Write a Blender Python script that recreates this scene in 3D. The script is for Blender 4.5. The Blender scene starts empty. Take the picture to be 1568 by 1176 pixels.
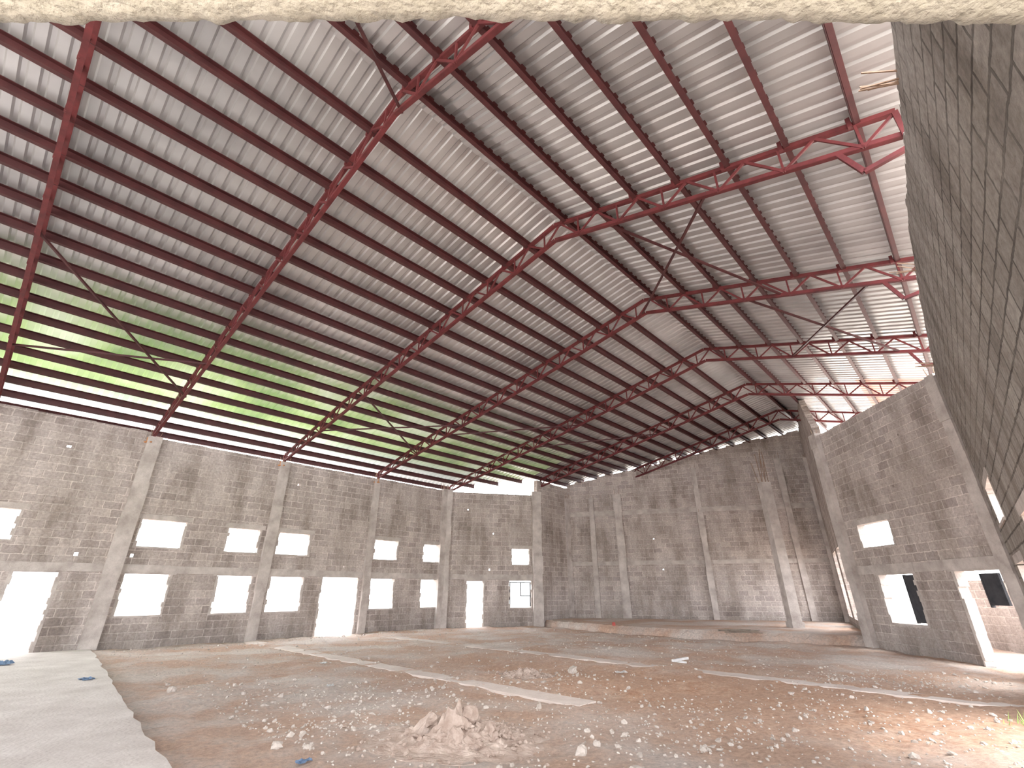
import bpy, bmesh, math, random
from mathutils import Vector, Matrix, noise
random.seed(7)
S=bpy.context.scene
COL=S.collection
D=Vector((.69,.724,0)).normalized(); N=Vector((D.y,-D.x,0)); O=Vector((-12.35,15.4,0))
def P(t,q,z=0): 
    v=O+D*t+N*q; return Vector((v.x,v.y,z))
# ---------------- materials
def newmat(name):
    m=bpy.data.materials.new(name); m.use_nodes=True
    nt=m.node_tree; b=nt.nodes['Principled BSDF']; b.inputs['Specular IOR Level'].default_value=.2; return m,nt,b
def nd(nt,typ,**kw):
    n=nt.nodes.new(typ)
    for k,v in kw.items():
        if k.startswith('i_'): n.inputs[k[2:].replace('_',' ')].default_value=v
        else: setattr(n,k,v)
    return n
def ramp(nt,stops):
    r=nt.nodes.new('ShaderNodeValToRGB'); e=r.color_ramp.elements
    e[0].position,e[0].color=stops[0]; e[1].position,e[1].color=stops[-1]
    for p,c in stops[1:-1]:
        x=e.new(p); x.color=c
    return r
def mix(nt,a,b,f,mode='MIX'):
    m=nt.nodes.new('ShaderNodeMix'); m.data_type='RGBA'; m.blend_type=mode
    L=nt.links
    for s,v in ((0,f),(6,a),(7,b)):
        if isinstance(v,(int,float)) : m.inputs[s].default_value=v
        elif isinstance(v,tuple): m.inputs[s].default_value=v
        else: L.new(v,m.inputs[s])
    return m.outputs[2]
def c(r,g,b): 
    f=lambda x:(x/255/12.92 if x<10 else ((x/255+.055)/1.055)**2.4)
    return (f(r),f(g),f(b),1)
def block_mat(name,c1,c2,cm,stain,bdist=.03):
    m,nt,b=newmat(name); L=nt.links
    tc=nd(nt,'ShaderNodeTexCoord'); sx=nd(nt,'ShaderNodeSeparateXYZ'); cx=nd(nt,'ShaderNodeCombineXYZ')
    L.new(tc.outputs['Object'],sx.inputs[0]); L.new(sx.outputs[0],cx.inputs[0]); L.new(sx.outputs[2],cx.inputs[1])
    nz=nd(nt,'ShaderNodeTexNoise',i_Scale=7.0,i_Detail=3.0); L.new(tc.outputs['Object'],nz.inputs[0])
    va=nt.nodes.new('ShaderNodeVectorMath'); va.operation='MULTIPLY_ADD'; va.inputs[1].default_value=(.05,.05,0)
    L.new(nz.outputs['Color'],va.inputs[0]); L.new(cx.outputs[0],va.inputs[2])
    br=nd(nt,'ShaderNodeTexBrick'); L.new(va.outputs[0],br.inputs[0])
    for k,v in (('Scale',1),('Mortar Size',.017),('Mortar Smooth',.35),('Bias',0),('Brick Width',.46),('Row Height',.235)): br.inputs[k].default_value=v
    br.inputs['Color1'].default_value=c1; br.inputs['Color2'].default_value=c2; br.inputs['Mortar'].default_value=cm
    n2=nd(nt,'ShaderNodeTexNoise',i_Scale=.6,i_Detail=6.0,i_Roughness=.65); L.new(tc.outputs['Object'],n2.inputs[0])
    r2=ramp(nt,[(.44,(0,0,0,1)),(.66,(.75,.75,.75,1))]); L.new(n2.outputs[0],r2.inputs[0])
    col=mix(nt,br.outputs[0],stain,r2.outputs[0])
    mp=nd(nt,'ShaderNodeMapping'); mp.inputs['Scale'].default_value=(1.3,1.3,.35); L.new(tc.outputs['Object'],mp.inputs[0])
    n4=nd(nt,'ShaderNodeTexNoise',i_Scale=1.0,i_Detail=7.0,i_Roughness=.65); L.new(mp.outputs[0],n4.inputs[0])
    r4=ramp(nt,[(.36,(.56,.53,.50,1)),(.5,(.88,.86,.84,1)),(.66,(1.12,1.12,1.12,1))]); L.new(n4.outputs[0],r4.inputs[0])
    col=mix(nt,col,r4.outputs[0],1.0,'MULTIPLY')
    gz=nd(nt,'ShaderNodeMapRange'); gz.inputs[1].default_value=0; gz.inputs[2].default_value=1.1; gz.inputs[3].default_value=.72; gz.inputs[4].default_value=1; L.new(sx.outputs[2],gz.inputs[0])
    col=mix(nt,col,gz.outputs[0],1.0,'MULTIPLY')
    n3=nd(nt,'ShaderNodeTexNoise',i_Scale=14.0,i_Detail=8.0,i_Roughness=.7); L.new(tc.outputs['Object'],n3.inputs[0])
    r3=ramp(nt,[(.3,(.6,.6,.6,1)),(.7,(1.28,1.28,1.28,1))]); L.new(n3.outputs[0],r3.inputs[0])
    col=mix(nt,col,r3.outputs[0],1.0,'MULTIPLY')
    L.new(col,b.inputs['Base Color']); b.inputs['Roughness'].default_value=.95
    sub=nt.nodes.new('ShaderNodeMath'); sub.operation='MULTIPLY_ADD'; sub.inputs[1].default_value=-.9; L.new(br.outputs['Fac'],sub.inputs[0]); L.new(n3.outputs[0],sub.inputs[2])
    bu=nd(nt,'ShaderNodeBump',i_Strength=.8,i_Distance=bdist); L.new(sub.outputs[0],bu.inputs['Height']); L.new(bu.outputs[0],b.inputs['Normal'])
    return m
def rough_mat(name,c1,c2,scale=3,bump=.5,dist=.02,rough=.9,fine=25.):
    m,nt,b=newmat(name); L=nt.links
    tc=nd(nt,'ShaderNodeTexCoord')
    n=nd(nt,'ShaderNodeTexNoise',i_Scale=float(scale),i_Detail=8.0,i_Roughness=.65); L.new(tc.outputs['Object'],n.inputs[0])
    r=ramp(nt,[(.3,c1),(.7,c2)]); L.new(n.outputs[0],r.inputs[0])
    n2=nd(nt,'ShaderNodeTexNoise',i_Scale=fine,i_Detail=6.0); L.new(tc.outputs['Object'],n2.inputs[0])
    L.new(r.outputs[0],b.inputs['Base Color']); b.inputs['Roughness'].default_value=rough
    bu=nd(nt,'ShaderNodeBump',i_Strength=bump,i_Distance=dist); L.new(n2.outputs[0],bu.inputs['Height']); L.new(bu.outputs[0],b.inputs['Normal'])
    return m
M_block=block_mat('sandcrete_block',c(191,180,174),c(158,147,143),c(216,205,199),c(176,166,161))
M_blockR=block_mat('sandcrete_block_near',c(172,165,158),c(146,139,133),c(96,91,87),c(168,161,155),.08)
M_conc=rough_mat('column_concrete',c(146,136,130),c(202,193,187),2,.6,.03)
M_plaster=rough_mat('coarse_lintel_concrete',c(158,154,139),c(190,186,173),14,.9,.02,.9,45.)
M_pale=rough_mat('pale_render',c(150,135,118),c(190,176,158),2,.4)
M_red=rough_mat('red_oxide_steel',c(66,25,28),c(98,38,41),4,.15,.01,.6)
M_dkred=rough_mat('dark_primed_steel',c(50,25,28),c(72,35,37),3,.15,.01,.55)
M_wood=rough_mat('orange_timber',c(150,96,60),c(190,130,84),5,.2)
M_rebar=rough_mat('rusty_rebar',c(120,92,74),c(150,124,104),8,.3)
M_stone=rough_mat('rubble_stone',c(150,138,128),c(204,194,185),6,.6)
M_mound=rough_mat('rubble_dirt',c(134,112,100),c(190,172,160),5,.8,.03)
M_blue=rough_mat('blue_plastic',c(90,120,160),c(140,165,195),6,.1)
M_white=rough_mat('white_litter',c(205,205,205),c(235,235,235),6,.1)
M_redp=rough_mat('red_plastic',c(170,70,65),c(190,90,80),6,.1)
M_dark=rough_mat('dark_board',c(40,42,46),c(62,62,66),5,.1)
M_tim=rough_mat('grey_timber',c(96,86,78),c(140,128,116),5,.1)
M_grass=rough_mat('grass_blade',c(110,140,70),c(150,175,95),3,.1)
def sheet_base(b,nt):
    tc=nd(nt,'ShaderNodeTexCoord'); n=nd(nt,'ShaderNodeTexNoise',i_Scale=.5,i_Detail=5.0); nt.links.new(tc.outputs['Object'],n.inputs[0])
    r=ramp(nt,[(.3,c(160,160,163)),(.7,c(204,204,207))]); nt.links.new(n.outputs[0],r.inputs[0]); nt.links.new(r.outputs[0],b.inputs['Base Color'])
    b.inputs['Metallic'].default_value=.6; b.inputs['Roughness'].default_value=.36
    return tc
m,nt,b=newmat('aluminium_sheet'); M_sheet=m; sheet_base(b,nt)
m,nt,b=newmat('translucent_green_glow_sheet'); M_trans=m; tc=sheet_base(b,nt); L=nt.links  # translucency and green-white tint fade smoothly to paint the glow along the eave
dq=nt.nodes.new('ShaderNodeVectorMath'); dq.operation='DOT_PRODUCT'; dq.inputs[1].default_value=N; L.new(tc.outputs['Object'],dq.inputs[0])
dt=nt.nodes.new('ShaderNodeVectorMath'); dt.operation='DOT_PRODUCT'; dt.inputs[1].default_value=D; L.new(tc.outputs['Object'],dt.inputs[0])
q0=O.dot(N); t0=O.dot(D)
mq=nd(nt,'ShaderNodeMapRange'); mq.interpolation_type='SMOOTHSTEP'; L.new(dq.outputs['Value'],mq.inputs[0])
mq.inputs[1].default_value=q0+1.0; mq.inputs[2].default_value=q0+7.3; mq.inputs[3].default_value=.16; mq.inputs[4].default_value=0
mt=nd(nt,'ShaderNodeMapRange'); mt.interpolation_type='SMOOTHSTEP'; L.new(dt.outputs['Value'],mt.inputs[0])
mt.inputs[1].default_value=t0+2; mt.inputs[2].default_value=t0+12.5; mt.inputs[3].default_value=1; mt.inputs[4].default_value=.3
mu=nt.nodes.new('ShaderNodeMath'); mu.operation='MULTIPLY'; L.new(mq.outputs[0],mu.inputs[0]); L.new(mt.outputs[0],mu.inputs[1])
tr=nt.nodes.new('ShaderNodeBsdfTranslucent')
m2=nd(nt,'ShaderNodeMapRange'); L.new(dq.outputs['Value'],m2.inputs[0]); m2.inputs[1].default_value=q0+.1; m2.inputs[2].default_value=q0+2.0
n=nd(nt,'ShaderNodeTexNoise',i_Scale=.4,i_Detail=4.0); L.new(tc.outputs['Object'],n.inputs[0])
r=ramp(nt,[(.38,(.14,.26,.06,1)),(.5,(.32,.46,.14,1)),(.66,(.6,.68,.42,1))]); L.new(n.outputs[0],r.inputs[0])
L.new(mix(nt,(.82,.85,.80,1),r.outputs[0],m2.outputs[0]),tr.inputs[0])
ms=nt.nodes.new('ShaderNodeMixShader'); L.new(mu.outputs[0],ms.inputs[0])
L.new(b.outputs[0],ms.inputs[1]); L.new(tr.outputs[0],ms.inputs[2]); L.new(ms.outputs[0],nt.nodes['Material Output'].inputs[0])
m,nt,b=newmat('orange_translucent_sheet'); M_orange=m
tr=nt.nodes.new('ShaderNodeBsdfTranslucent'); tr.inputs[0].default_value=(.6,.34,.26,1)
b.inputs['Base Color'].default_value=c(180,150,138); ms=nt.nodes.new('ShaderNodeMixShader'); ms.inputs[0].default_value=.04
nt.links.new(b.outputs[0],ms.inputs[1]); nt.links.new(tr.outputs[0],ms.inputs[2]); nt.links.new(ms.outputs[0],nt.nodes['Material Output'].inputs[0])
# floor
m,nt,b=newmat('dusty_floor'); M_floor=m; L=nt.links
tc=nd(nt,'ShaderNodeTexCoord')
n=nd(nt,'ShaderNodeTexNoise',i_Scale=.35,i_Detail=7.0,i_Roughness=.6); L.new(tc.outputs['Object'],n.inputs[0])
r=ramp(nt,[(.35,c(196,178,167)),(.65,c(226,214,205))]); L.new(n.outputs[0],r.inputs[0])
mp=nd(nt,'ShaderNodeMapping'); mp.vector_type='TEXTURE'; mp.inputs['Location'].default_value=(4.4,9.0,0); mp.inputs['Rotation'].default_value=(0,0,math.radians(-38)); mp.inputs['Scale'].default_value=(8.0,3.2,1)
L.new(tc.outputs['Object'],mp.inputs[0])
ln=nt.nodes.new('ShaderNodeVectorMath'); ln.operation='LENGTH'; L.new(mp.outputs[0],ln.inputs[0])
n4=nd(nt,'ShaderNodeTexNoise',i_Scale=1.6,i_Detail=6.0); L.new(tc.outputs['Object'],n4.inputs[0])
ad=nt.nodes.new('ShaderNodeMath'); ad.operation='MULTIPLY_ADD'; ad.inputs[1].default_value=1.3; L.new(n4.outputs[0],ad.inputs[0]); L.new(ln.outputs['Value'],ad.inputs[2])
mr=nd(nt,'ShaderNodeMapRange'); mr.inputs[1].default_value=1.0; mr.inputs[2].default_value=2.0; mr.inputs[3].default_value=.95; mr.inputs[4].default_value=0; L.new(ad.outputs[0],mr.inputs[0])
n5=nd(nt,'ShaderNodeTexNoise',i_Scale=5.0,i_Detail=8.0,i_Roughness=.7); L.new(tc.outputs['Object'],n5.inputs[0])
r5=ramp(nt,[(.35,c(186,132,100)),(.65,c(224,186,158))]); L.new(n5.outputs[0],r5.inputs[0])
col=mix(nt,r.outputs[0],r5.outputs[0],mr.outputs[0])
n6=nd(nt,'ShaderNodeTexNoise',i_Scale=.5,i_Detail=6.0,i_Roughness=.65); L.new(tc.outputs['Object'],n6.inputs[0])
r6=ramp(nt,[(.42,(0,0,0,1)),(.58,(.85,.85,.85,1))]); L.new(n6.outputs[0],r6.inputs[0])
col=mix(nt,col,c(196,158,134),r6.outputs[0])
n7=nd(nt,'ShaderNodeTexNoise',i_Scale=16.0,i_Detail=10.0,i_Roughness=.8); L.new(tc.outputs['Object'],n7.inputs[0])
r7=ramp(nt,[(.32,(.55,.54,.53,1)),(.68,(1.3,1.3,1.3,1))]); L.new(n7.outputs[0],r7.inputs[0])
col=mix(nt,col,r7.outputs[0],1.0,'MULTIPLY')
L.new(col,b.inputs['Base Color']); b.inputs['Roughness'].default_value=.95
bu=nd(nt,'ShaderNodeBump',i_Strength=.9,i_Distance=.06); L.new(n7.outputs[0],bu.inputs['Height']); L.new(bu.outputs[0],b.inputs['Normal'])
M_slab=rough_mat('old_concrete_slab',c(176,167,161),c(212,205,200),1.2,.4,.03)
M_beam=rough_mat('dusty_ground_beam',c(184,168,158),c(216,204,196),1.2,.4,.03)
M_ground=rough_mat('outside_ground',c(190,180,165),c(215,205,190),.5,.3)
# ---------------- mesh helpers
def obj(name,bm,mat,mw=None,parent=None,smooth=False):
    me=bpy.data.meshes.new(name); bm.to_mesh(me); bm.free()
    if isinstance(mat,(list,tuple)):
        for x in mat: me.materials.append(x)
    else: me.materials.append(mat)
    if smooth:
        for p in me.polygons: p.use_smooth=True
    o=bpy.data.objects.new(name,me); COL.objects.link(o)
    if mw is not None: o.matrix_world=mw
    if parent: o.parent=parent
    return o
def hexa(bm,v,mi=0):
    vs=[bm.verts.new(x) for x in v]
    for f in ((0,3,2,1),(4,5,6,7),(0,1,5,4),(1,2,6,5),(2,3,7,6),(3,0,4,7)):
        fc=bm.faces.new([vs[i] for i in f]); fc.material_index=mi
def box(bm,x0,x1,y0,y1,z0,z1,mi=0):
    hexa(bm,[(x0,y0,z0),(x1,y0,z0),(x1,y1,z0),(x0,y1,z0),(x0,y0,z1),(x1,y0,z1),(x1,y1,z1),(x0,y1,z1)],mi)
def beam(bm,a,b,w,h,up=Vector((0,0,1)),mi=0):
    a=Vector(a);b=Vector(b); d=(b-a).normalized(); s=d.cross(up)
    if s.length<1e-4: s=Vector((1,0,0))
    s.normalize(); u=s.cross(d).normalized(); s=s*w/2;u=u*h/2
    hexa(bm,[a-s-u,a+s-u,a+s+u,a-s+u,b-s-u,b+s-u,b+s+u,b-s+u],mi)
def lattice_angle(bm,a,b,w,th,up):
    a=Vector(a);b=Vector(b); d=(b-a).normalized(); s=d.cross(up).normalized(); u=s.cross(d).normalized()
    beam(bm,a+u*(w/2),b+u*(w/2),th,w,up); beam(bm,a+s*(w/2),b+s*(w/2),w,th,up)
def rock(bm,p,r,seed=0,flat=.7,sub=1):
    g=bmesh.ops.create_icosphere(bm,subdivisions=sub,radius=r)
    rot=Matrix.Rotation(random.random()*6.28,3,'Z')@Matrix.Rotation(random.random()*1.0,3,'X')
    sc=Vector((random.uniform(.7,1.3),random.uniform(.7,1.2),flat*random.uniform(.7,1.2)))
    for v in g['verts']:
        q=v.co.copy(); k=1+.7*noise.noise(q*(1.5/r)+Vector((seed*3.1,seed,0)))
        q=Vector((q.x*sc.x,q.y*sc.y,q.z*sc.z))*k
        v.co=rot@q+p
# ---------------- walls
def frame(A,B):
    A=Vector((A[0],A[1],0));B=Vector((B[0],B[1],0)); x=(B-A).normalized(); y=Vector((-x.y,x.x,0))
    return Matrix(((x.x,y.x,0,A.x),(x.y,y.y,0,A.y),(0,0,1,0),(0,0,0,1))),(B-A).length
def wall(name,A,B,top,ops,mat=None,th=.23,jag=.0,step=.46,holes=0,z0=-.2,rs=1,hs_=.09):
    rr=random.Random(rs)
    mw,Ln=frame(A,B); bm=bmesh.new()
    hs=[]
    for i in range(holes):
        for _ in range(20):
            hx=rr.uniform(.3,Ln-.3); hz=rr.choice([1.0,2.5,2.6,4.3,4.4,5.6])+rr.uniform(-.1,.1)
            if all(not(o[0]-.3<hx<o[1]+.3 and o[2]-.3<hz<o[3]+.3) for o in ops):
                hs.append((hx,hx+hs_,hz,hz+hs_)); break
    al=list(ops)+hs
    xs={0.0,Ln}
    k=step
    while k<Ln: xs.add(k); k+=step
    for o in al: xs.add(max(0,o[0])); xs.add(min(Ln,o[1]))
    xs=sorted(xs)
    for a,b2 in zip(xs,xs[1:]):
        if b2-a<1e-4: continue
        m_=(a+b2)/2; j=rr.uniform(-jag,jag)
        ta=top(a)+j; tb=top(b2)+j
        cuts=sorted([(o[2],o[3]) for o in al if o[0]<m_<o[1]])
        z=z0
        for u,w in cuts:
            if u>z: box(bm,a,b2,0,th,z,u)
            z=max(z,w)
        hexa(bm,[(a,0,z),(b2,0,z),(b2,th,z),(a,th,z),(a,0,ta),(b2,0,tb),(b2,th,tb),(a,th,ta)])
    bmesh.ops.remove_doubles(bm,verts=bm.verts,dist=1e-5)
    return obj(name,bm,mat or M_block,mw),mw,Ln
cnt={'w':0,'d':0}
def trim(mw,o,th=.23):
    kind='window' if o[2]>.4 else 'door'
    key=kind[0]; cnt[key]+=1
    bm=bmesh.new()
    box(bm,o[0]-.12,o[1]+.12,-.015,th+.015,o[3]-.002,o[3]+.16)
    if kind=='window': box(bm,o[0]-.03,o[1]+.03,-.03,th+.03,o[2]-.05,o[2]+.005)
    for x0,x1 in ((o[0]-.02,o[0]+.025),(o[1]-.025,o[1]+.02)):
        z=max(o[2],0)
        while z<o[3]-.05:
            zz=min(z+random.uniform(.12,.25),o[3]); e=random.uniform(0,.07)
            if x0<o[0]: box(bm,x0,x1+e-.01,-.006,th+.006,z,zz)
            else: box(bm,x0-e+.01,x1,-.006,th+.006,z,zz)
            z=zz
    obj(f"{kind}_{cnt[key]}",bm,M_conc,mw)
def pil(bm,x,w,d,z1,z0=0.,th=.23):
    z=z0
    while z<z1:
        zz=min(z+random.uniform(.7,1.2),z1); e=random.uniform(-.018,.018); sh=random.uniform(-.012,.012)
        box(bm,x-w/2-e+sh,x+w/2+e+sh,-d-e,th+.01,z,zz); z=zz
def pilasters(name,mw,items,rebar=True,z0=0.):
    for (x,w,d,z1) in items:
        bm=bmesh.new(); pil(bm,x,w,d,z1,z0)
        if rebar:
            for a in (-.1,.1):
                for b_ in (-.05,.12):
                    p=Vector((x+a,b_,z1-.05)); q=p+Vector((random.uniform(-.08,.08),random.uniform(-.08,.08),random.uniform(.2,.45)))
                    beam(bm,p,q,.014,.014,Vector((0,1,0)),1)
        obj(name,bm,[M_conc,M_rebar],mw)
C1=(-3.43,24.75);C2=(1.4,25.9);C2b=(3.3,28.0);C3=(15.8,24.4);C4=(11.3,16.6);C5=(10.9,10.8);C6=(1.72,.62);C7=(-9,.62)
A0=P(-9,0)
QR=14.3
def zb(q): return 6.42+.196*q if q<QR else 6.42+.196*QR-.30*(q-QR)
def depth(q): return .26+.2*min(1,max(0,q)/4.0)
def zs(q): return zb(q)+depth(q)+.21
LO=[(-3.6,-2.45,2.92,3.75),(-3.6,-2.5,.9,2.1),(-2.2,-1.15,-.3,2.1),(.33,1.65,2.92,3.77),(.33,1.6,.9,2.1),
    (2.95,4.1,2.9,3.72),(2.95,4.15,.9,2.1),(4.72,6.05,2.9,3.7),(4.72,6.05,.9,2.1),(6.75,8.45,-.3,2.12),
    (8.95,10.22,2.9,3.72),(8.95,10.22,.9,2.1),(11.62,12.75,2.9,3.7),(11.62,12.75,.9,2.1)]
LO=[(a+9,b+9,z0,z1) for a,b,z0,z1 in LO]
LO2=LO+[(1.2,2.6,.9,2.1),(1.2,2.6,2.9,3.75),(3.2,4.5,.9,2.1),(3.2,4.5,2.9,3.75)]
def ltop(x): return 6.62 if x<8.9 else 6.45
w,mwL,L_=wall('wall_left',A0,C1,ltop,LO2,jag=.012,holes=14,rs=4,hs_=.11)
for o in LO2: trim(mwL,o)
pilasters('concrete_column',mwL,[(4.64,.34,.14,6.4),(9.0,.42,.16,6.45),(13.45,.36,.14,6.4),(17.72,.3,.12,6.4),(21.75,.34,.14,6.5)])
def bands(name,mw,Ln,zs_):
    bm=bmesh.new()
    for z0,z1 in zs_:
        x=0
        while x<Ln:
            e=random.uniform(-.004,.008); x2=min(x+random.uniform(.8,1.8),Ln)
            box(bm,x,x2,-.035-e,.02,z0+e,z1+e*2); x=x2
    obj(name,bm,M_conc,mw)
bands('trim_1',mwL,L_,[(2.13,2.36)])
FO=[(1.2,2.1,-.3,2.05),(3.35,4.6,.85,2.08),(3.5,4.5,2.85,3.62)]
w,mw,Ln=wall('wall_far_left',C1,C2,lambda x:6.42,FO,jag=.012,holes=3,rs=9)
for o in FO: trim(mw,o)
bands('trim_2',mw,Ln,[(2.13,2.36)])
pilasters('concrete_column',mw,[(.12,.32,.14,6.5),(Ln-.1,.5,.2,6.6)])
bm=bmesh.new(); x0,x1,z0,z1=3.42,4.53,.9,2.02
for a in ((x0,x0+.05,z0,z1),(x1-.05,x1,z0,z1),(x0,x1,z1-.05,z1),(3.98,4.03,1.35,z1),(3.98,x1,1.35,1.4)): box(bm,a[0],a[1],.08,.14,a[2],a[3])
obj('timber_window_frame',bm,M_dark,mw)
def tq(x,y):
    v=Vector((x,y,0))-O; return v.dot(D),v.dot(N)
def rooftop(A,B,off):
    A=Vector(A);B=Vector(B);Ln=(B-A).length
    def f(x):
        p=A+(B-A)*(x/Ln); return zs(tq(p.x,p.y)[1])+off
    return f
w,mw,Ln=wall('wall_stage_side_left',C2,C2b,rooftop(C2,C2b,-.3),[],jag=.03,holes=1,rs=3)
pilasters('concrete_column',mw,[(Ln-.15,.3,.12,6.6)],z0=.3)
w,mw,Ln=wall('wall_back',C2b,C3,rooftop(C2b,C3,-.14),[],jag=.07,holes=3,rs=12,hs_=.06)
pilasters('concrete_column',mw,[(1.4,.28,.14,6.6),(2.9,.42,.2,6.7),(7.25,.3,.2,5.4),(7.25,.26,.08,8.0),(11.6,.3,.1,8.2)],z0=.3)
bands('trim_4',mw,Ln,[(2.9,3.1),(5.55,5.8)])
w,mw,Ln=wall('wall_stage_side_right',C3,C4,lambda x:9.6 if x<5.5 else 9.6-.7*(x-5.5),[(1.5,3.5,.6,3.2),(4.5,6.5,.6,3.2)],jag=.06,rs=2)  # openings added, hidden from camera, to let more daylight onto the back wall
pilasters('concrete_column',mw,[(.6,.35,.15,8.0)],z0=.3)
RO=[(.9,2.45,2.85,3.55),(1.2,2.75,.75,2.05),(4.1,5.5,-.3,2.05)]
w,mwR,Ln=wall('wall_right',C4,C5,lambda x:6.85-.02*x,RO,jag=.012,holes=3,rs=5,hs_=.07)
for o in RO: trim(mwR,o)
bands('trim_3',mwR,Ln,[(2.08,2.32)])
pilasters('concrete_column',mwR,[(.12,.4,.16,6.9),(Ln-.05,.3,.14,6.7)])
bm=bmesh.new(); box(bm,2.22,2.62,.08,.14,.85,2.02); box(bm,2.19,2.22,.07,.15,.78,2.03); box(bm,2.22,2.62,.07,.15,.8,.85)
obj('dark_shutter_board',bm,M_dark,mwR)
bm=bmesh.new(); box(bm,4.8,5.25,.08,.14,1.3,1.98); box(bm,4.76,4.8,.07,.15,1.25,1.98); box(bm,4.9,5.2,.075,.08,1.4,1.9)
obj('dark_door_board',bm,M_dark,mwR)
NO=[(1.0,2.7,2.85,3.6),(1.0,2.7,.8,2.1),(5.2,8.4,-.3,2.6)]
def ntop(x):
    pts=[(0,6.65),(3.8,6.95),(7.3,6.85),(9.1,6.4),(11.2,6.2),(14,6.15)]
    for (a,za),(b_,zb_) in zip(pts,pts[1:]):
        if x<=b_: return za+(zb_-za)*(x-a)/(b_-a)+.03*math.sin(x*5)
    return 6.15
w,mwN,Ln=wall('wall_near',C5,C6,ntop,NO,M_blockR,jag=.035,step=.23,rs=8)
for o in NO: trim(mwN,o)
bm=bmesh.new()
for x in (1.0,5.6,10.6):
    for k in range(5):
        p=Vector((x+random.uniform(-.15,.15),.1,ntop(x)-.1)); q=p+Vector((random.uniform(-.1,.1),random.uniform(-.5,-.3),random.uniform(.05,.25)))
        beam(bm,p,q,.014,.014)
obj('rebar_starter_bars',bm,M_rebar,mwN)
mwC,Lc=frame(C6,C7)
CO=[(.25,4.6,-.3,2.98)]
w,_,_=wall('wall_front',C6,C7,lambda x:6.2,CO,M_blockR,th=.28,jag=.02,rs=8)
B0=(-9,.62)
wall('wall_unseen_shade',B0,A0.to_2d(),lambda x:6.6,[(.8,4.8,-.3,3.6),(5.8,9.8,-.3,3.6)],M_block,rs=6,jag=.02)  # unseen wall added to dim the upper-left roof, openings keep some daylight
bm=bmesh.new()
nx,ny=300,18
prof=[]
for j in range(ny+1):
    a=j/ny
    if a<.3: prof.append((-.035,.25-.25*a/.3))
    elif a<.75: prof.append((-.035+.36*(a-.3)/.45,0))
    else: prof.append((.325,.25*(a-.75)/.25))
rows=[]
for i in range(nx+1):
    x=.05+4.75*i/nx; row=[]
    for y,z in prof:
        k=noise.fractal(Vector((x*2,y*6,z*6)),1.,2.,4)*.010+noise.fractal(Vector((x*22,y*22,z*22)),.8,2.,3)*.007
        row.append(bm.verts.new((x,y+k,2.822+z+k*.8)))
    rows.append(row)
for i in range(nx):
    for j in range(ny): bm.faces.new((rows[i][j],rows[i+1][j],rows[i+1][j+1],rows[i][j+1]))
bmesh.ops.recalc_face_normals(bm,faces=bm.faces)
obj('lintel_concrete',bm,M_plaster,mwC,smooth=True)
bm=bmesh.new()
mwc=Matrix.Translation((11.2,20.6,0))
box(bm,-.2,.2,-.2,.2,.25,6.0); box(bm,-.24,.24,-.24,.24,.25,.5)
for a in (-.14,0,.14):
    for b_ in (-.14,.14):
        p=Vector((a,b_,5.9)); beam(bm,p,p+Vector((random.uniform(-.2,.2),random.uniform(-.1,.1),random.uniform(.9,1.8))),.02,.02,Vector((0,1,0)),1)
obj('stage_pillar',bm,[M_conc,M_rebar],mwc)
# ---------------- floor / stage / slab / ground
def hfloor(x,y): return .05*noise.fractal(Vector((x*.7,y*.7,0)),1,2,4)+.03*noise.fractal(Vector((x*3,y*3,3)),1,2,3)
bm=bmesh.new()
nx,ny=300,240; x0,x1,y0,y1=-19,17,-1.2,29
g=[[bm.verts.new((x0+(x1-x0)*i/nx,y0+(y1-y0)*j/ny,0)) for i in range(nx+1)] for j in range(ny+1)]
for r_ in g:
    for v in r_: v.co.z=hfloor(v.co.x,v.co.y)
for j in range(ny):
    for i in range(nx): bm.faces.new((g[j][i],g[j][i+1],g[j+1][i+1],g[j+1][i]))
obj('floor',bm,M_floor,smooth=True)
bm=bmesh.new(); box(bm,-120,120,-90,140,-.6,-.2); obj('ground_outside',bm,M_ground)
def prism(bm,pts,z0,z1):
    b_=[bm.verts.new((p[0],p[1],z0)) for p in pts]; t_=[bm.verts.new((p[0],p[1],z1)) for p in pts]
    bm.faces.new(list(reversed(b_))); bm.faces.new(t_)
    for i in range(len(pts)):
        k=(i+1)%len(pts); bm.faces.new((b_[i],b_[k],t_[k],t_[i]))
bm=bmesh.new()
front=[];slump=[]
for i in range(91):
    s_=i/90; a=Vector(C2)*(1-s_)+Vector(C4)*s_; k=math.sin(math.pi*s_)
    a+=Vector((-.7,-.7))*(k*1.0)+Vector((.25,.2))*(1-k)
    e=.12*noise.noise(Vector((i*.35,0,0)))+random.uniform(-.04,.04)
    front.append(a+Vector((.08,.08))*(1+e*2)); slump.append(a+Vector((e,e))*.5)
back=[Vector(C2b)+Vector((.02,-.06)),Vector(C3)+Vector((-.1,-.06))]
tv=[bm.verts.new((p.x,p.y,.27+random.uniform(-.02,.02))) for p in front]
lv=[bm.verts.new((p.x,p.y,.15+random.uniform(-.05,.05))) for p in slump]
gv=[bm.verts.new((p.x-.06,p.y-.06,-.1)) for p in slump]
bvs=[bm.verts.new((p.x,p.y,.29)) for p in back]
bm.faces.new(tv+[bvs[1],bvs[0]])
for i in range(90):
    bm.faces.new((lv[i],lv[i+1],tv[i+1],tv[i])); bm.faces.new((gv[i],gv[i+1],lv[i+1],lv[i]))
bmesh.ops.triangulate(bm,faces=[f for f in bm.faces if len(f.verts)>4])
bmesh.ops.recalc_face_normals(bm,faces=bm.faces)
for f in bm.faces:
    if abs(f.normal.z)>.8 and f.normal.z<0: f.normal_flip()
obj('stage_platform',bm,M_floor)
bm=bmesh.new()
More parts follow.
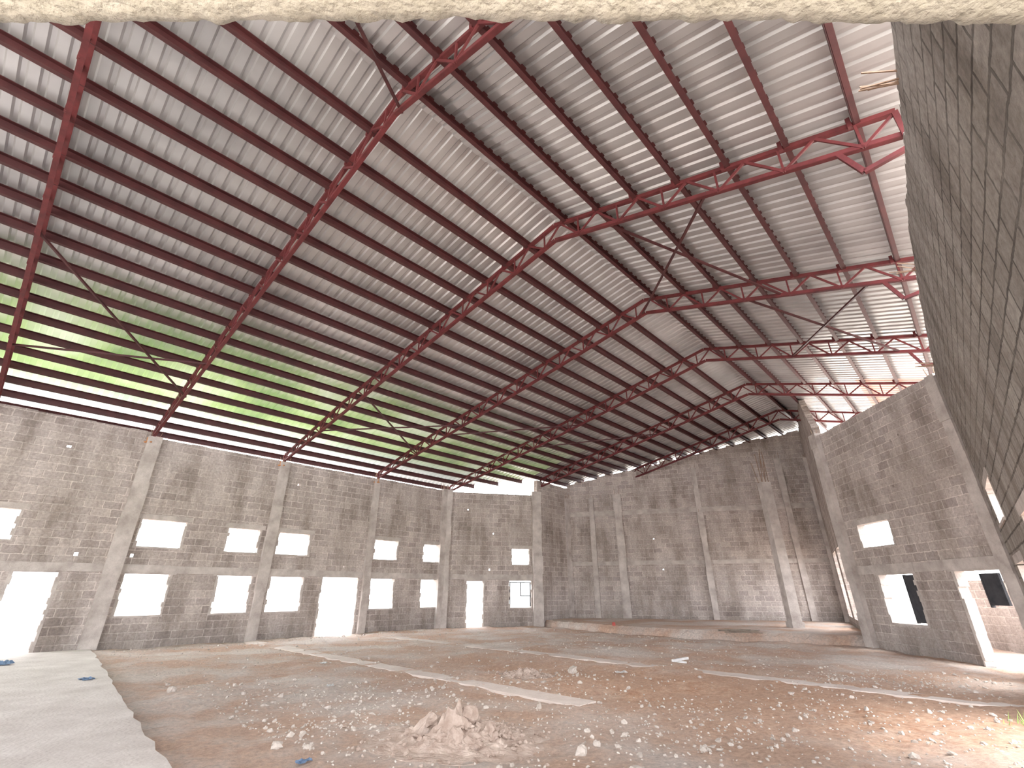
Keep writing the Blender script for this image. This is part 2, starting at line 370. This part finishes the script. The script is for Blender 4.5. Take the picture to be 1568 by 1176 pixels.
pts=[P(-8.8,.1),P(.1,.1)]
for i in range(1,48): 
    q=.1+i*.37; pts.append(P(.1-.074*q+random.uniform(-.03,.03),min(q,17.5)))
pts.append(P(-8.8,17.5))
prism(bm,[(p.x,p.y) for p in reversed(pts)],-.1,.07)
bmesh.ops.recalc_face_normals(bm,faces=bm.faces)
obj('concrete_slab',bm,M_slab)
for tt,qa,qb in ((4.36,.4,14.6),(8.72,2,19.6)):
    bm=bmesh.new(); q=qa; 
    L1=[];R1=[]
    while q<=qb:
        L1.append(P(tt-.22+random.uniform(-.05,.05),q)); R1.append(P(tt+.22+random.uniform(-.05,.05),q)); q+=.3
    prism(bm,[(p.x,p.y) for p in L1+list(reversed(R1))],-.1,.014)
    bmesh.ops.recalc_face_normals(bm,faces=bm.faces)
    obj('ground_beam',bm,M_beam)
# ---------------- gravel
bm=bmesh.new()
for i in range(6400):
    r_=random.random()
    if r_<.35: p=P(random.uniform(-.4,16),random.uniform(.5,19.3))
    elif r_<.64:
        cx=random.choice([(-3.0,7.2),(-2,9.5),(-3.4,6.2),(.8,10.5),(8.2,10.8),(6.5,10.5),(-4.5,9),(2.5,7)]); p=Vector((random.gauss(cx[0],.9),random.gauss(cx[1],.8),0))
    elif r_<.72: p=P(random.uniform(-.3,13),random.uniform(.3,1.4))
    elif r_<.82:
        s_=random.random(); a=Vector(C2)*(1-s_)+Vector(C4)*s_+Vector((-.7,-.7))*math.sin(math.pi*s_); p=Vector((a.x-abs(random.gauss(0,.5)),a.y-abs(random.gauss(0,.5)),0))
    else: p=Vector((random.uniform(-3,7),random.uniform(4,9),0))
    t_,q=tq(p.x,p.y)
    if not(.3<t_<12.6+ (q if q<4 else 3) and .4<q<19.3) or p.y<1.5: continue
    if t_>12.5 and (q<3 or q>15.5): continue
    if (p-Vector((-.62,6.7,0))).length<.9: continue
    s_=random.uniform(.008,.02) if random.random()<.88 else random.uniform(.02,.045)
    p.z=hfloor(p.x,p.y)+s_*.2
    rock(bm,p,s_,i)
obj('gravel_scatter',bm,M_stone)
# rubble heaps: lumpy dirt mound with broken block pieces pushed out of it
def heap(cx,cy,hh,rad,nst,chunks):
    bm=bmesh.new(); R=48; vv=[]; M=20
    for j in range(M+1):
        rr_=j/M*rad; ring=[]
        for i in range(R):
            a=i/R*6.283; x=rr_*1.2*math.cos(a);y=rr_*math.sin(a)
            h=hh*math.exp(-(rr_/(rad*.46))**2)*(1+.9*noise.fractal(Vector((x*4+cx,y*4,1)),.8,2,5))+.05*noise.fractal(Vector((x*9,y*9,2)),.8,2,3)*max(0,1-rr_/rad)
            ring.append(bm.verts.new((x+cx,y+cy,max(h,-.02)+(hfloor(x+cx,y+cy) if j<M else -.05)-.004)))
        vv.append(ring)
    for j in range(M):
        for i in range(R): bm.faces.new((vv[j][i],vv[j][(i+1)%R],vv[j+1][(i+1)%R],vv[j+1][i]))
    bmesh.ops.remove_doubles(bm,verts=bm.verts,dist=1e-4)
    for i in range(nst):
        r_=abs(random.gauss(0,rad*.5)); a=random.random()*6.28
        p=Vector((cx+r_*math.cos(a)*1.25,cy+r_*math.sin(a),0)); h=hh*.9*math.exp(-(r_/(rad*.46))**2)
        s_=random.uniform(.015,.045) if r_<.5 else random.uniform(.012,.03)
        p.z=h+hfloor(p.x,p.y)+s_*.3; rock(bm,p,s_,i)
    for (dx,dy,dz,s_) in chunks:
        rock(bm,Vector((cx+dx,cy+dy,dz)),s_,dx*9,.8,2)
    obj('rubble_pile',bm,M_mound)
heap(-.62,6.7,.26,.95,360,((-.3,-.1,.2,.10),(.12,-.05,.25,.12),(.38,-.15,.12,.10),(-.02,-.32,.12,.09),(.5,.1,.08,.08),(-.6,.05,.06,.08)))
heap(.3,11.2,.10,.6,120,((.0,-.1,.08,.07),(.2,0,.06,.06)))
for (x,y,s_) in ((.75,6.2,.08),(.95,6.4,.06),(1.15,5.35,.11),(1.3,11.6,.12),(-5.9,9.5,.08),(-2.6,6.3,.06)):
    bm=bmesh.new(); rock(bm,Vector((0,0,0)),s_,x,.65,2); obj('broken_block',bm,M_stone,Matrix.Translation((x,y,s_*.35+hfloor(x,y))))
def scrap(name,x,y,s_,mat,z=None):
    bm=bmesh.new(); n_=7
    g=[[bm.verts.new((i*s_/n_,j*s_*.6/n_,.02+.25*s_*abs(noise.noise(Vector((i*.6+x,j*.6,y)))))) for i in range(n_+1)] for j in range(n_+1)]
    for j in range(n_):
        for i in range(n_): bm.faces.new((g[j][i],g[j][i+1],g[j+1][i+1],g[j+1][i]))
    bmesh.ops.solidify(bm,geom=bm.faces[:],thickness=.006)
    obj(name,bm,mat,Matrix.Translation((x,y,hfloor(x,y) if z is None else z))@Matrix.Rotation(random.random()*6,4,'Z'))
scrap('plastic_scrap',-2.1,5.95,.16,M_blue)
scrap('plastic_bag',-11.3,12.2,.5,M_blue,.07); scrap('paper_litter',-3.2,9.8,.2,M_white); scrap('paper_litter',2.4,11.5,.25,M_white);scrap('paper_litter',-4.4,12.8,.25,M_white)
scrap('plastic_scrap',-7.9,10.3,.3,M_blue,.05)
bm=bmesh.new(); beam(bm,(3.9,13.0,.06),(4.4,13.4,.07),.06,.05); beam(bm,(4.0,13.2,.03),(4.2,12.95,.03),.05,.04); obj('timber_offcut',bm,M_white)
bm=bmesh.new()
for i in range(8): beam(bm,(7.5+random.uniform(-.4,.2),18.3+random.uniform(-.2,.2),.3+.012*i),(8.3+random.uniform(-.3,.3),18+random.uniform(-.3,.2),.31+.012*i),.03,.02)
obj('scrap_timber_heap',bm,M_tim)
bm=bmesh.new(); box(bm,-.06,.06,-.05,.05,0,.1); box(bm,-.05,.05,-.04,.04,.1,.13); obj('red_bucket',bm,M_redp,Matrix.Translation((4.3,22.0,.27)))
bm=bmesh.new()
for i in range(110):
    p=Vector((random.gauss(0,.16),random.gauss(0,.12),0)); a=random.random()*6.28; h=random.uniform(.05,.15)
    t_=p+Vector((math.cos(a)*h*.6,math.sin(a)*h*.6,h)); s_=Vector((-math.sin(a),math.cos(a),0))*.008
    v=[bm.verts.new(p-s_),bm.verts.new(p+s_),bm.verts.new(t_)]; bm.faces.new(v)
obj('grass_tuft',bm,M_grass,Matrix.Translation((6.75,7.2,0)))
# ---------------- roof
RP=[(-9.6,-.75),(13.05,-.75),(17.4,2.25),(20.1,2.2),(26.3,14.0),(24.5,20.9),(-9.6,20.9)]
def cliprange(axis,val):
    out=[]
    for i in range(len(RP)):
        a=RP[i];b_=RP[(i+1)%len(RP)]
        u,v=a[axis],b_[axis]
        if (u-val)*(v-val)<=0 and u!=v:
            k=(val-u)/(v-u); out.append(a[1-axis]+k*(b_[1-axis]-a[1-axis]))
    return (min(out),max(out)) if len(out)>=2 else None
bmA=bmesh.new(); bmT=bmesh.new(); bmO=bmesh.new()
ts=[];t=-9.55
while t<26.2:
    for dt_,dz in ((0,0),(.13,0),(.16,.036),(.22,.036)): ts.append((t+dt_,dz))
    t+=.25
for (ta,da),(tb,db) in zip(ts,ts[1:]):
    ra=cliprange(0,ta); rb=cliprange(0,tb)
    if not ra or not rb: continue
    lo=max(ra[0],rb[0]); hi=min(ra[1],rb[1])
    if hi<=lo: continue
    tm=(ta+tb)/2
    qs=sorted({lo,hi,QR,0.0,4.0,7.3,18.0})
    qs=[q for q in qs if lo<=q<=hi]
    for qa,qb in zip(qs,qs[1:]):
        qm=(qa+qb)/2
        bmx=bmT if qm<7.3 and tm<17 else (bmO if (qm>18.0 and 17.5<tm<22) else bmA)
        bmx.faces.new([bmx.verts.new(P(ta,qa,zs(qa)+da)),bmx.verts.new(P(tb,qa,zs(qa)+db)),bmx.verts.new(P(tb,qb,zs(qb)+db)),bmx.verts.new(P(ta,qb,zs(qb)+da))])
for b_ in (bmA,bmT,bmO): bmesh.ops.remove_doubles(b_,verts=b_.verts,dist=1e-4)
roof=bpy.data.objects.new('ceiling',None); COL.objects.link(roof)
obj('roofing_sheets',bmA,M_sheet,parent=roof); obj('translucent_glow_sheets',bmT,M_trans,parent=roof); obj('orange_sheets',bmO,M_orange,parent=roof)
bm=bmesh.new()
PQ=[ -.45+.77*i for i in range(19)]+[QR+.3+.9*i for i in range(0,8)]
PQ=[q for q in PQ if q<20.8]
PH=.2
for q in PQ:
    r_=cliprange(1,q)
    if not r_: continue
    z=zs(q)-PH/2-.004
    a=P(r_[0]+.05,q,z); b_=P(r_[1]-.05,q,z)
    beam(bm,a,b_,.012,PH)
    s_=N*.04; h_=Vector((0,0,PH/2-.006))
    beam(bm,a+s_+h_,b_+s_+h_,.08,.012)
    beam(bm,a+s_-h_,b_+s_-h_,.08,.012)
obj('purlins',bm,M_dkred,parent=roof)
TT=[-8.5,-3.95,-.1,4.36,8.72,13.08,17.44,21.8]
for k,t in enumerate(TT):
    q0,q1=0.0,20.2
    if t>13.2: q0,q1=cliprange(0,t)[0]+.4,cliprange(0,t)[1]-.5
    bm=bmesh.new()
    def bt(q): return P(t,q,zb(q))
    def tp(q): return P(t,q,zb(q)+depth(q))
    q1e=q1+.25
    for a,b_ in ((q0,4.0),(4.0,QR),(QR,q1e)):
        if b_<=a: continue
        lattice_angle(bm,bt(a),bt(b_),.075,.012,D); lattice_angle(bm,tp(a),tp(b_),.075,.012,D)
    q=q0;i=0
    while q<q1e-.2:
        qn=min(q+.5,q1e)
        if i%2==0: beam(bm,bt(q),tp(qn),.045,.03,D)
        else: beam(bm,tp(q),bt(qn),.045,.03,D)
        if i%2==0: beam(bm,bt(q),tp(q),.035,.03,D)
        q=qn;i+=1
    for q in PQ:
        if q0<q<q1e: beam(bm,P(t,q-.05,zb(q)+depth(q)),P(t,q-.05,zs(q)-.03),.06,.07,D)
    beam(bm,bt(q0+.02),tp(q0+.02),.07,.07,D); beam(bm,bt(q1e),tp(q1e),.07,.07,D)
    if t<13.2:
        e=P(t,q1e-.75,zb(q1e-.75)); f=P(t,q1e-.55,zb(q1e)-.28); g_=P(t,q1e,zb(q1e)-.22)
        for a,b_ in ((e,f),(f,g_),(g_,bt(q1e))): beam(bm,a,b_,.07,.06,D)
    obj('roof_truss',bm,M_red)
    if t<13.2:
        bm=bmesh.new(); box(bm,-.09,.09,-.09,.09,-.15,.0); box(bm,-.13,.13,-.13,.13,-.2,-.15)
        obj('truss_bearing_timber',bm,M_wood,Matrix.Translation(P(t,-.0,zb(0)+.0)))
bm=bmesh.new()
def br(t0,q0,t1,q1): beam(bm,P(t0,q0,zb(q0)+.06),P(t1,q1,zb(q1)+.06),.045,.045)
for s_ in ((4.36,17.8,8.72,14.2),(4.36,15.7,8.72,17.8),(-3.95,17,0,14.4),(-3.95,8,0,3.1),(-3.95,3.6,0,5.2),(4.36,3,8.72,6),(4.36,6,8.72,3),(8.72,17,13.08,19.5),(8.72,19.5,13.08,17),(8.72,5,13.08,8.5),(13.08,6,17.44,10)):
    br(*s_)
obj('cross_bracing',bm,M_dkred)
# outside
bm=bmesh.new(); box(bm,-2.2,.0,0,.2,-.2,2.0)
obj('compound_wall',bm,M_pale,Matrix.Translation(P(-2.2,-2.4))@Matrix.Rotation(math.radians(70),4,'Z'))
wall('outbuilding_wall',(14.6,17.5),(14.2,10.5),lambda x:1.9,[(3.0,4.2,.9,1.6)],M_block,rs=3,jag=.03)
# ---------------- light
wd=bpy.data.worlds.new('sky'); S.world=wd; wd.use_nodes=True
bg=wd.node_tree.nodes['Background']; bg.inputs[0].default_value=(.97,.97,1,1); bg.inputs[1].default_value=12.0
sd=bpy.data.lights.new('sun','SUN'); sd.energy=8; sd.angle=.5; sd.color=(1,.95,.88)
so=bpy.data.objects.new('sun',sd); COL.objects.link(so)
dirv=-(N*math.cos(math.radians(52))+Vector((0,0,1))*math.sin(math.radians(52))+D*-.15)
so.rotation_euler=dirv.to_track_quat('-Z','Y').to_euler()
S.view_settings.view_transform='Standard'
S.view_settings.exposure=0
S.view_settings.gamma=1.2
cd=bpy.data.cameras.new('camera'); cd.sensor_width=36; cd.lens=16.28; cd.clip_start=.01; cd.clip_end=500
co=bpy.data.objects.new('camera',cd); COL.objects.link(co); co.location=(0,0,1.6); co.rotation_euler=(math.radians(90+24.1),0,0)
S.camera=co
